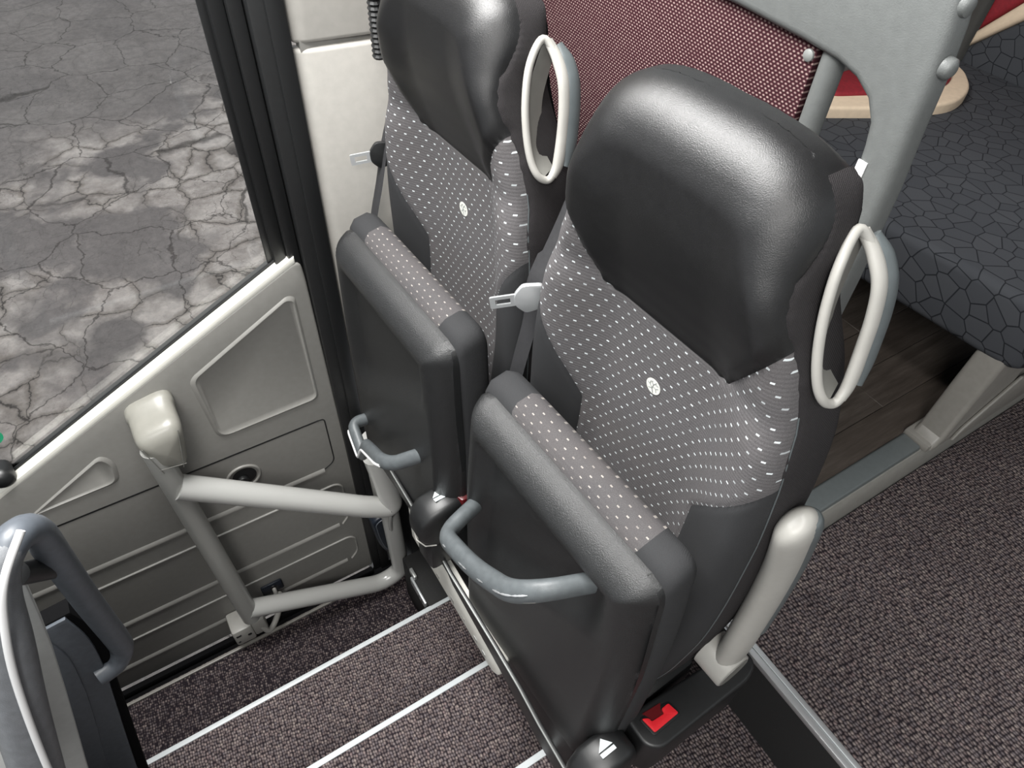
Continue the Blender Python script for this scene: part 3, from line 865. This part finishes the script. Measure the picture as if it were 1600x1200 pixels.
def seat_pan(root, fold=0.0):
    """folded-up cushion: underside shell towards the steps, cloth cushion behind it"""
    R_ = Matrix.Translation((0, .37, .12)) @ Matrix.Rotation(fold, 4, 'X') @ Matrix.Translation((0, -.37, -.12))
    ol = [(-.195, .584), (.195, .584), (.214, .35), (.212, -.04), (-.212, -.04), (-.214, .35)]
    o = r2(ol, [.028, .03, .1, .02, .02, .1], 7)
    PO = [Vector((a, b)) for a, b in o]
    def edge_d(x, z):
        return seg_dist(x, z, o + [o[0]])
    def width(z):
        return lerp_tab([(-.04, .212), (.35, .214), (.54, .2005), (.566, .1955), (.578, .187), (.584, .169)], z)
    bm = bmesh.new(); grid = []
    NU, NV = 70, 90
    zz = [-.04 + .586 * k / 78 for k in range(78)] + [.546 + .038 * math.sin(k / 14 * math.pi / 2) for k in range(15)]
    for z in zz:
        w = width(z); row = []
        for i in range(NU + 1):
            u = -1 + 2 * i / NU; u = math.copysign(1 - (1 - abs(u)) ** 1.4, u)
            x = w * u
            d = edge_d(x, z) if z > .0 else min(w - abs(x), .2)
            y = .360
            y -= .034 * (1 - (1 - min(d / .042, 1)) ** 1.7)            # broad rolled margin
            y -= .006 * (1 - (1 - min(d / .014, 1)) ** 2)
            zl = .27 + .75 * max(0, x + .12)
            rc = sstep(.0, .035, d - .045) * sstep(zl - .07, zl + .02, z)        # hand recess
            y += .020 * rc
            row.append(bm.verts.new(R_ @ Vector((x, y, z))))
        grid.append(row)
    for A, B in zip(grid, grid[1:]):
        for i in range(NU): bm.faces.new((A[i], A[i + 1], B[i + 1], B[i]))
    # turn the rim back towards the cushion
    rimv = [r[0] for r in grid] + grid[-1][1:-1] + [r[-1] for r in grid[::-1]]
    bk_ = [bm.verts.new(v.co + Vector((0, .012, 0))) for v in rimv]
    for i in range(len(rimv) - 1): bm.faces.new((rimv[i], rimv[i + 1], bk_[i + 1], bk_[i]))
    sh_ = from_bm('pan_shell', bm, M['shell'], root, angle=60, label='black plastic underside of the folded seat')
    # cushion: outline slightly inside, swollen at the rim
    def ring(inset, y, topz=0):
        return [Vector((a * (1 - inset / .2), y, b + topz - inset * (1 if b > .3 else 0))) for a, b in o]
    prof = [(.006, .366, 0), (-.001, .369, .005), (-.004, .379, .013), (-.004, .404, .018), (.0, .418, .014), (.008, .428, .006), (.03, .436, .0)]
    def cush(name, keep, m, lbl):
        b = bmesh.new(); rings = [[R_ @ p for p in ring(*q)] for q in prof]
        cache = {}
        def vert(r_, i):
            k = (r_, i)
            if k not in cache: cache[k] = b.verts.new(rings[r_][i])
            return cache[k]
        n = len(o)
        for r_ in range(len(rings) - 1):
            for i in range(n):
                if keep(i, (i + 1) % n):
                    b.faces.new((vert(r_, i), vert(r_, (i + 1) % n), vert(r_ + 1, (i + 1) % n), vert(r_ + 1, i)))
        last = len(rings) - 1
        return b, rings, last
    # densify outline so that the seams at x = +-0.13 fall on vertices
    dense = []
    for i in range(len(o)):
        a, c = Vector(o[i]), Vector(o[(i + 1) % len(o)])
        dense.append(tuple(a))
        ts = []
        if abs(a.x - c.x) > 1e-6:
            for sx in (-.128, .138):
                t = (sx - a.x) / (c.x - a.x)
                if 0 < t < 1: ts.append(t)
        for t in sorted(ts): dense.append(tuple(a.lerp(c, t)))
    o[:] = dense
    mid = lambda i, j: (o[i][0] + o[j][0]) / 2
    def finish(name, keep, lo_x, hi_x, m, lbl):
        b, rings, last = cush(name, keep, m, lbl)
        pts = [p for p in rings[last] if True]
        back = [(max(lo_x, min(hi_x, p.x)), p.z) for p in pts]
        # closing sheet behind
        seen = []; 
        for q in back:
            if not seen or (abs(q[0] - seen[-1][0]) + abs(q[1] - seen[-1][1])) > 1e-5: seen.append(q)
        yb = pts[0].y
        f = [b.verts.new((a, yb + fold * 0, c)) for a, c in seen]
        if len(f) > 2:
            fc = b.faces.new(f); bmesh.ops.triangulate(b, faces=[fc])
        return from_bm(name, b, m, root, angle=60, label=lbl)
    finish('cushion_panel', lambda i, j: -.128 < mid(i, j) < .138 and o[i][1] > .3, -.128, .138, M['dots_top'], 'grey dashed cloth centre of the folded cushion')
    finish('cushion_bolster', lambda i, j: mid(i, j) < -.128 or (mid(i, j) < 0 and o[i][1] < .3), -.2, -.128, M['cloth'], 'plain charcoal cloth end of the folded cushion')
    finish('cushion_bolster', lambda i, j: mid(i, j) > .138 or (mid(i, j) >= 0 and o[i][1] < .3), .138, .2, M['cloth'], 'plain charcoal cloth end of the folded cushion')
    # seam between shell and cloth
    sp = [R_ @ Vector((a * 1.0, .3575, b)) for a, b in o if b > .0]
    return sh_

def side_handle(root):
    ring = smooth_path([(.143, .535, 1.000), (.152, .510, .978), (.164, .497, .938), (.177, .492, .899), (.190, .492, .868), (.2005, .497, .850), (.2055, .508, .842), (.2075, .516, .846), (.2045, .525, .861), (.196, .535, .894), (.188, .541, .928), (.1775, .544, .957), (.161, .546, .980)], 7, True)
    g = tube('grab_handle', ring, .0052, M['pale'], root, n=12, closed=True, label='pale grey looped side handle')
    pts = smooth_path([(.1443, .542, .997), (.1613, .546, .980), (.1775, .546, .958), (.188, .543, .928), (.1963, .537, .893), (.2048, .527, .860), (.2076, .517, .846)], 8)
    n = len(pts)
    prof = [sstep(0, .25, k / (n - 1)) * (1 - sstep(.75, 1, k / (n - 1))) for k in range(n)]
    tube('handle_bar', pts, [.0055 + .001 * q for q in prof], M['pale'], g, n=14, up=(0, 1, 0), ry=[.0065 + .0025 * q for q in prof])
    p2 = [p + Vector((.0025, .012, -.002)) for p in pts[2:-7]]
    n2 = len(p2)
    prof = [sstep(0, .2, k / (n2 - 1)) * (1 - sstep(.8, 1, k / (n2 - 1))) for k in range(n2)]
    tube('handle_back', p2, [.005 + .0015 * q for q in prof], M['rail'], g, n=14, up=(0, 1, 0), ry=[.006 + .006 * q for q in prof], label='darker grey outer face of the handle')
    bm = bmesh.new()
    cup = [(.143, .535, .998), (.162, .499, .940), (.176, .494, .900), (.189, .494, .868), (.203, .507, .846)]
    inn = [(.141, .560, .988), (.155, .532, .934), (.165, .526, .895), (.177, .524, .869), (.196, .526, .852)]
    A = [bm.verts.new(p) for p in smooth_path(cup, 6)]; B = [bm.verts.new(p) for p in smooth_path(inn, 6)]
    for i in range(len(A) - 1): bm.faces.new((A[i], A[i + 1], B[i + 1], B[i]))
    from_bm('handle_cup', bm, M['sidegrey'], g)

def buckle_unit(root, off, full):
    """belt buckle housing beside the seat pan"""
    ox, oy, oz = off
    T = lambda a, b, c: (a + ox, b + oy, c + oz)
    h = None
    if full:
        # long rear housing with the red button
        o = r2([(.204, .392), (.222, .60), (.236, .655), (.270, .652), (.282, .62), (.278, .41), (.258, .390)], [.012, .02, .02, .015, .02, .02, .015], 4)
        h = prism('buckle_housing', [T(a, b, 0)[:2] for a, b in o], ZP, oz - .03, oz + .100, M['satin_black'], root, bev=.009, seg=3, label='black belt buckle housing')
    # nose with the white mark
    bm = bmesh.new()
    rows = []
    for y, z0, z1, x0, x1 in ((.272, .02, .055, .205, .245), (.280, -.0, .080, .197, .254), (.300, -.02, .097, .192, .260), (.330, -.03, .104, .192, .262), (.358, -.03, .106, .194, .262), (.375, -.03, .098, .196, .260), (.380, -.02, .085, .200, .255)):
        ring = []
        cx, cz, rx, rz_ = (x0 + x1) / 2, (z0 + z1) / 2, (x1 - x0) / 2, (z1 - z0) / 2
        for k in range(20):
            a = 2 * math.pi * k / 20; cc, ss = math.cos(a), math.sin(a)
            ring.append(bm.verts.new(T(cx + rx * math.copysign(abs(cc) ** .38, cc), y, cz + rz_ * math.copysign(abs(ss) ** .38, ss))))
        rows.append(ring)
    for A, B in zip(rows, rows[1:]):
        for k in range(20): bm.faces.new((A[k], A[(k + 1) % 20], B[(k + 1) % 20], B[k]))
    bm.faces.new(rows[0]); bm.faces.new(rows[-1])
    nose = from_bm('buckle_nose', bm, M['satin_black'], root, angle=60, label='black rounded nose with a white mark')
    zt = .1065
    q = Matrix.Rotation(0, 4, 'X')
    tri = [(.214, .322), (.229, .318), (.229, .345)]
    prism('white_mark', [T(a, b, 0)[:2] for a, b in [(.208, .334), (.224, .318), (.224, .347)]], ZP, oz + .1045, oz + zt, M['icon'], nose)
    prism('white_mark', [T(a, b, 0)[:2] for a, b in [(.227, .318), (.234, .3185), (.234, .3475), (.227, .347)]], ZP, oz + .1045, oz + zt, M['icon'], nose)
    if full:
        rr = r2([(.2235, .413), (.2305, .468), (.252, .472), (.2525, .417)], .005, 4)
        rim = prism('button_rim', [T(a, b, 0)[:2] for a, b in r2([(.2205, .409), (.2275, .472), (.256, .476), (.2565, .413)], .007, 4)], ZP, oz + .099, oz + .1025, M['black'], h, bev=.001)
        o2 = [(.2235, .413), (.2300, .424), (.2365, .424), (.239, .450), (.2305, .452), (.2305, .468), (.252, .472), (.2525, .417)]
        prism('red_button', [T(a, b, 0)[:2] for a, b in r2(o2, .003, 3)], ZP, oz + .100, oz + .1055, M['red'], h, bev=.0012, label='bright red release button')
        prism('release_slot', [T(a, b, 0)[:2] for a, b in [(.218, .420), (.229, .425), (.236, .426), (.2385, .449), (.2300, .451), (.222, .458)]], ZP, oz + .099, oz + .1028, M['darkred'], h)
    else:
        prism('red_button', [T(a, b, 0)[:2] for a, b in r2([(.200, .345), (.262, .362), (.262, .40), (.196, .40)], .006, 3)], ZP, oz + .06, oz + .1085, M['darkred'], nose, bev=.004, label='dark red release button')
        box('buckle_foot', T(.196, .285, -.10), T(.262, .40, -.0), M['satin_black'], root, bev=.012)
        tube('trim_line', [T(.196, .30, .0), T(.205, .279, .0), T(.230, .272, .0), T(.252, .280, .0), T(.262, .300, .0)], .0015, M['pale'], nose, n=6)

def armrest(root):
    # raised armrest on the aisle side
    bm = bmesh.new()
    path = smooth_path([(.252, .535, .235), (.250, .540, .30), (.247, .545, .39), (.245, .543, .47), (.243, .533, .56), (.241, .512, .650)], 6)
    n = len(path); ra, rb = [], []
    for k in range(n):
        t = k / (n - 1)
        ra.append(.018 + .003 * sstep(0, .3, t)); rb.append(.027 + .004 * sstep(.0, .3, t))
    end = path[-1]
    for q in range(1, 7):
        f = q / 6; path.append(end + Vector((0, -.008 * f, .032 * math.sin(f * math.pi / 2)))); c = max(.02, math.cos(f * math.pi / 2) ** .8)
        ra.append(.021 * c); rb.append(.031 * c)
    bm_tube(bm, path, ra, 20, False, True, (0, 1, 0), rb)
    arm = from_bm('armrest', bm, M['pale'], root, angle=60, label='pale grey raised armrest')
    bm = bmesh.new()
    p2 = [p + Vector((.003, .011, -.002)) for p in path[10:-2]]
    bm_tube(bm, p2, [r * .93 for r in ra[10:-2]], 20, False, True, (0, 1, 0), [r * .74 for r in rb[10:-2]])
    from_bm('arm_underside', bm, M['rail'], arm, angle=60, label='dark grey underside strip')
    cyl = lambda x0, x1, r: [(x0, .532, .243), (x0 + .002, .532, .243), (x1 - .002, .532, .243), (x1, .532, .243)]
    tube('arm_hub', cyl(.218, .272, .044), [.031, .034, .034, .032], M['pale'], arm, n=32)
    tube('hub_cap', [(.271, .532, .243), (.2735, .532, .243)], .029, M['sidegrey'], arm, n=32)
    tube('hub_collar', [(.19, .532, .243), (.220, .532, .243)], .027, M['satin_black'], arm, n=28)

def hinge_frame(root):
    box('hinge_frame', (-.19, .445, -.04), (.203, .575, .075), M['black'], root, bev=.012)

def pull_handle_d(root):
    pts = round_path([(-.168, .345, .335), (-.150, .300, .352), (-.135, .250, .352), (-.035, .243, .405), (.050, .246, .470), (.085, .275, .500), (.108, .340, .490)], [0, .03, .035, .05, .045, .03, 0], 8)
    n = len(pts)
    h = tube('pull_handle', pts, [.0135] * n, M['handle_grey'], root, n=16, up=(0, .3, 1), ry=[.0175] * n, label='worn grey D-shaped pull handle')
    sc_ = bmesh.new(); random.seed(3)
    for k in range(16):
        i = random.choice([i for i in range(14, n - 8)])
        p = pts[i]
        d = (pts[i + 1] - pts[i - 1]).normalized()
        c = p + Vector((.002, -.0128, .0055)) + d * random.uniform(-.004, .004)
        w_ = random.uniform(.003, .009)
        bm_tube(sc_, [c - d * w_, c, c + d * w_], [.0006, .0016, .0006], 6)
    from_bm('worn_edge', sc_, M['alu'], h, label='scratches down to bare metal', kind='stuff')
    tube('rub_mark', [(.075, .250, .478), (.083, .262, .484), (.088, .270, .486)], [.001, .004, .001], M['leg'], h, n=6)
    return h

def pull_handle_notched(root):
    Z = .012
    pts = round_path([(-.155, .350, .085), (-.155, .285, .095), (-.085, .275, .065), (-.050, .275, .135), (.050, .268, .200), (.080, .280, .215), (.130, .350, .265)], [0, .02, .012, .014, .02, .03, 0], 6)
    n = len(pts)
    h = tube('pull_handle', pts, [.0125] * n, M['handle_grey'], root, n=16, up=(0, .3, 1), ry=[.0165] * n, label='grey notched pull handle with pale edge')
    e = [p + Vector((.0, -.0130, -.004)) for p in pts[5:-9]]
    tube('pale_edge', e, .0032, M['strip'], h, n=8)
    return h

def belt(root, pts, tongue, tdir, m_t, width=.022, wdir=(0, 1, 0)):
    p = smooth_path(pts, 6); n = len(p)
    s = tube('belt_strap', p, [width] * n if isinstance(width, float) else width, M['webbing'], root, n=10, up=wdir, ry=[.0012] * n)
    t0 = Vector(tongue); d = Vector(tdir).normalized()
    up_ = Vector((0, 0, 1)); u = d.cross(up_).normalized(); v = u.cross(d)
    Mx = Matrix((( d.x, v.x, u.x, t0.x), (d.y, v.y, u.y, t0.y), (d.z, v.z, u.z, t0.z), (0, 0, 0, 1)))
    bm = bmesh.new()
    bm_prism(bm, r2([(-.030, -.020), (.0, -.026), (.014, -.010), (.014, .010), (.0, .026), (-.030, .022)], .006, 3), lambda a, b, c: Mx @ Vector((a, b, c)), -.004, .004, bev=.0015)
    tg = from_bm('belt_tongue', bm, m_t, s, label='belt tongue')
    o = r2([(.010, -.0105), (.050, -.0105), (.050, .0105), (.010, .0105)], .003, 3)
    hl = [(.020, -.005), (.020, .005), (.042, .005), (.042, -.005)]
    bm = bm_prism(bmesh.new(), o, lambda a, b, c: Mx @ Vector((a, b, c)), -.0015, .0015, holes=[hl])
    from_bm('tongue_plate', bm, M['metal'], s, smooth=False, label='steel tongue plate')

def make_seat(name, loc, rz, lbl, aisle):
    root = empty(name, loc, rz, label=lbl, cat='seat', group='folding crew seats above the steps')
    seat_back(root)
    seat_pan(root)
    side_handle(root)
    hinge_frame(root)
    if aisle:
        pull_handle_d(root)
        buckle_unit(root, (0, 0, 0), True)
        armrest(root)
        belt(root, [(-.235, .545, .86), (-.238, .520, .79), (-.240, .497, .735), (-.240, .480, .690), (-.240, .478, .62), (-.240, .462, .54), (-.240, .44, .42)], (-.228, .455, .690), (-.35, -.62, -.1), M['metal'], [.010] * 12 + [.016] * 25)
    else:
        pull_handle_notched(root)
        buckle_unit(root, (-.040, -.008, .095), False)
        belt(root, [(-.205, .515, .90), (-.212, .496, .82), (-.218, .482, .75), (-.222, .468, .70), (-.225, .452, .63), (-.23, .43, .54), (-.235, .41, .42)], (-.226, .455, .685), (-.2, -.7, -.05), M['satin_black'], [.008] * 12 + [.013] * 25)
        # corrugated sleeve beside the headrest
        b = bmesh.new()
        pts = [(-.203, .468, .865 + .004 * k) for k in range(55)]
        bm_tube(b, pts, [.012 if k % 2 else .0095 for k in range(60)], 12)
        from_bm('corrugated_sleeve', b, M['satin_black'], root, angle=20)
        # upright armrest between the seats, mostly hidden
        b = bmesh.new()
        bm_tube(b, [(.214, .535, .35), (.214, .545, .55), (.214, .545, .66), (.214, .543, .700), (.214, .541, .715), (.214, .540, .722)], [.018, .018, .018, .016, .012, .004], 16, False, True, (0, 1, 0), [.03, .03, .03, .027, .018, .005])
        from_bm('armrest', b, M['pale'], root, label='pale raised armrest between the seats')
    return root

make_seat('folding_seat', (-.385, .003, 0), .056, 'folded black and grey crew seat on the aisle side with its raised armrest', True)
make_seat('folding_seat', (-.868, -.016, 0), .042, 'folded black and grey crew seat beside the door wall', False)

# ------------------------------------------------------------------ partition behind the seats
pt = empty('partition_screen', (0, 0, 0), label='maroon weave screen in a grey moulded hoop frame behind the crew seats', cat='screen')
YF0, YF1 = .735, .775
prism('screen_panel', [(-1.14, .08), (-.513, .08), (-.513, 1.045), (-1.14, 1.045)], YP, .748, .764, M['weave'], pt, bev=.002)
tube('inner_post', [(-.494, .757, .08), (-.494, .757, 1.06)], .0145, M['frame'], pt, n=18)
hoop = [(-1.14, 1.20), (-.43, 1.20), (-.385, 1.165), (-.371, 1.10), (-.3655, 1.05), (-.363, 1.0), (-.357, .93), (-.352, .80), (-.348, .07), (-.392, .07), (-.397, .85), (-.4045, .93), (-.408, .965), (-.413, .99), (-.427, 1.011), (-.450, 1.025), (-.478, 1.032), (-.53, 1.036), (-.64, 1.040), (-1.14, 1.040)]
prism('hoop_frame', hoop, YP, YF0, YF1, M['frame'], pt, bev=.012, seg=4)
tube('frame_bolt', [(-.368, .752, 1.066), (-.360, .752, 1.066), (-.357, .752, 1.066)], [.0115, .0105, .006], M['frame'], pt, n=18)
tube('frame_bolt', [(-.380, .752, 1.120), (-.372, .752, 1.122), (-.369, .752, 1.122)], [.0115, .0105, .006], M['frame'], pt, n=18)
box('white_label', (-.4035, .7335, .905), (-.391, .736, .952), M['strip'], pt, bev=.0005)
tube('panel_screw', [(-.522, .7485, 1.022), (-.522, .7455, 1.022), (-.522, .744, 1.022)], [.0075, .007, .004], M['rivet'], pt, n=16)
tube('panel_screw', [(-.905, .7485, .98), (-.905, .746, .98)], [.0035, .003], M['emblem'], pt, n=10)

# ------------------------------------------------------------------ passenger seats beyond the partition
def pad(name, outline, z0, z1, m, parent, bev=.03, seg=5, **k):
    return prism(name, outline, ZP, z0, z1, m, parent, bev=bev, seg=seg, **k)
ps = empty('passenger_seat', (0, 0, 0), label='double passenger seat in dark geometric cloth with crimson and cream pad', cat='seat')
pad('seat_cushion', r2([(-1.16, 1.37), (-.27, 1.445), (-.25, 2.38), (-1.16, 2.38)], [.05, .05, .03, .03], 5), .33, .49, M['net'], ps, bev=.045)
def leaning(name, outline, m, y=2.40, th=.09, **k):
    b = bm_prism(bmesh.new(), outline, YP, y, y + th, bev=.018, seg=3)
    bmesh.ops.rotate(b, verts=b.verts[:], cent=(0, y, .48), matrix=Matrix.Rotation(-.10, 3, 'X'))
    return from_bm(name, b, m, ps, **k)
leaning('seat_backrest', [(-1.14, .42), (-.27, .42), (-.27, .98), (-.80, .80), (-1.022, .637), (-1.14, .52)], M['net'])
leaning('cream_band', [(-1.14, .52), (-1.022, .637), (-.80, .80), (-.27, .98), (-.27, 1.03), (-.82, .85), (-1.045, .685), (-1.14, .565)], M['cream'], y=2.397, label='cream band across the far back')
leaning('crimson_back', [(-1.14, .565), (-1.045, .685), (-.82, .85), (-.27, 1.03), (-.27, 1.25), (-1.14, 1.25)], M['redcloth'], label='crimson upper back')
o_ = [(-1.185, 1.62), (-1.07, 1.66), (-.985, 1.82), (-.945, 1.92), (-.915, 2.02), (-.945, 2.14), (-1.03, 2.235), (-1.10, 2.265), (-1.185, 2.25)]
pad('cream_border', r2(o_, [.02, .03, .1, .1, .07, .08, .05, .03, .02], 5), .475, .520, M['cream'], ps, bev=.012, label='cream border of the crimson pad')
o_ = [(-1.185, 1.70), (-1.10, 1.735), (-1.05, 1.85), (-1.01, 1.95), (-.985, 2.05), (-1.005, 2.13), (-1.05, 2.195), (-1.10, 2.215), (-1.185, 2.21)]
pad('crimson_pad', r2(o_, [.02, .03, .1, .1, .06, .05, .04, .03, .02], 5), .50, .530, M['redcloth'], ps, bev=.010, label='crimson middle of the pad')
leg_o = [(1.40, .066), (1.408, .085), (1.425, .10), (1.435, .25), (1.45, .40), (1.445, .455), (1.56, .455), (1.60, .40), (1.62, .20), (2.2, .10), (2.2, .066)]
prism('side_leg', leg_o, XP, -.365, -.300, M['leg'], ps, bev=.012, seg=3)
prism('leg_rib', [(1.46, .085), (1.475, .12), (1.62, .22), (1.9, .14), (1.9, .10)], XP, -.300, -.290, M['leg'], ps, bev=.006)
box('leg_foot', (-.375, 1.395, .060), (-.306, 2.2, .085), M['leg'], ps, bev=.008)
box('seat_side', (-.34, 1.50, .30), (-.29, 2.25, .42), M['leg'], ps, bev=.015)

# ------------------------------------------------------------------ grab frame and bin at the front of the stepwell
df = empty('front_grab_frame', (0, 0, 0), label='looped grey grab frame with a white stripe in front of the steps', cat='grab frame')
limb = smooth_path([(-.50, -.50, -.20), (-.52, -.454, .011), (-.55, -.388, .252), (-.57, -.342, .412), (-.585, -.308, .517), (-.60, -.285, .582), (-.612, -.260, .622), (-.632, -.241, .628)], 8)
n_ = len(limb)
tube('front_limb', limb, [.031 - .0125 * sstep(.45, .98, k / (n_ - 1)) for k in range(n_)], M['dashgrey'], df, n=18)
limb2 = smooth_path([(-.612, -.260, .622), (-.632, -.241, .628), (-.655, -.232, .595), (-.68, -.243, .50), (-.72, -.265, .326), (-.755, -.284, .135), (-.763, -.292, .09), (-.758, -.312, .062), (-.75, -.345, .06)], 8)
tube('rear_limb', limb2, .0195, M['bluegrey'], df, n=16, label='rear limb of the loop, its shadow put into the dark colour')  # darker than the front limb: shadow painted into its colour
stripe = smooth_path([(-.605, -.224, .664), (-.577, -.257, .632), (-.562, -.281, .583), (-.545, -.315, .480), (-.520, -.361, .293), (-.497, -.401, .092)], 8)
tube('white_stripe', stripe, .0046, M['strip'], df, n=8, label='white edge stripe')
tube('cross_bar', [(-.635, -.270, .560), (-.70, -.250, .455)], .015, M['satin_black'], df, n=14)
pl = [(-.276, .538), (-.285, .486), (-.301, .409), (-.318, .335), (-.355, .191), (-.422, -.060), (-.545, -.532), (-.75, -.53), (-.75, .42), (-.42, .52)]
prism('side_panel', pl, XP, -.675, -.66, M['dash'], df, bev=.003, label='flat light grey infill panel')
prism('outer_panel', [(-.357, .44), (-.409, .261), (-.481, .044), (-.60, -.30), (-.80, -.30), (-.80, .46)], XP, -.60, -.565, M['dash'], df, bev=.004)
bn = empty('ribbed_console', (0, 0, 0), label='black ribbed console end inside the grab frame', cat='console')
for i, (x, edge_) in enumerate(((-.757, [(-.308, .266), (-.300, .197), (-.306, .117), (-.336, -.018), (-.367, -.174), (-.412, -.396), (-.529, -1.0)]),
                                (-.751, [(-.317, .262), (-.314, .177), (-.330, .066), (-.363, -.086), (-.425, -.374), (-.544, -.955)]),
                                (-.745, [(-.355, .228), (-.352, .164), (-.366, .076), (-.391, -.039), (-.458, -.305), (-.581, -.832)]))):
    top_ = edge_[0][1] + .01
    sm = [(p.y, p.z) for p in smooth_path([(0, a, b) for a, b in edge_], 5)]
    o = [(-.70, top_ - .25), (-.40, top_ - .02)] + sm + [(-.70, sm[-1][1])]
    prism('console_layer', o, XP, x - (.03 if i == 0 else .008), x, M['matte_black'] if i == 0 else M['bluegrey'], bn, bev=.0025)  # first layer matte black, painting in the shade on the console top
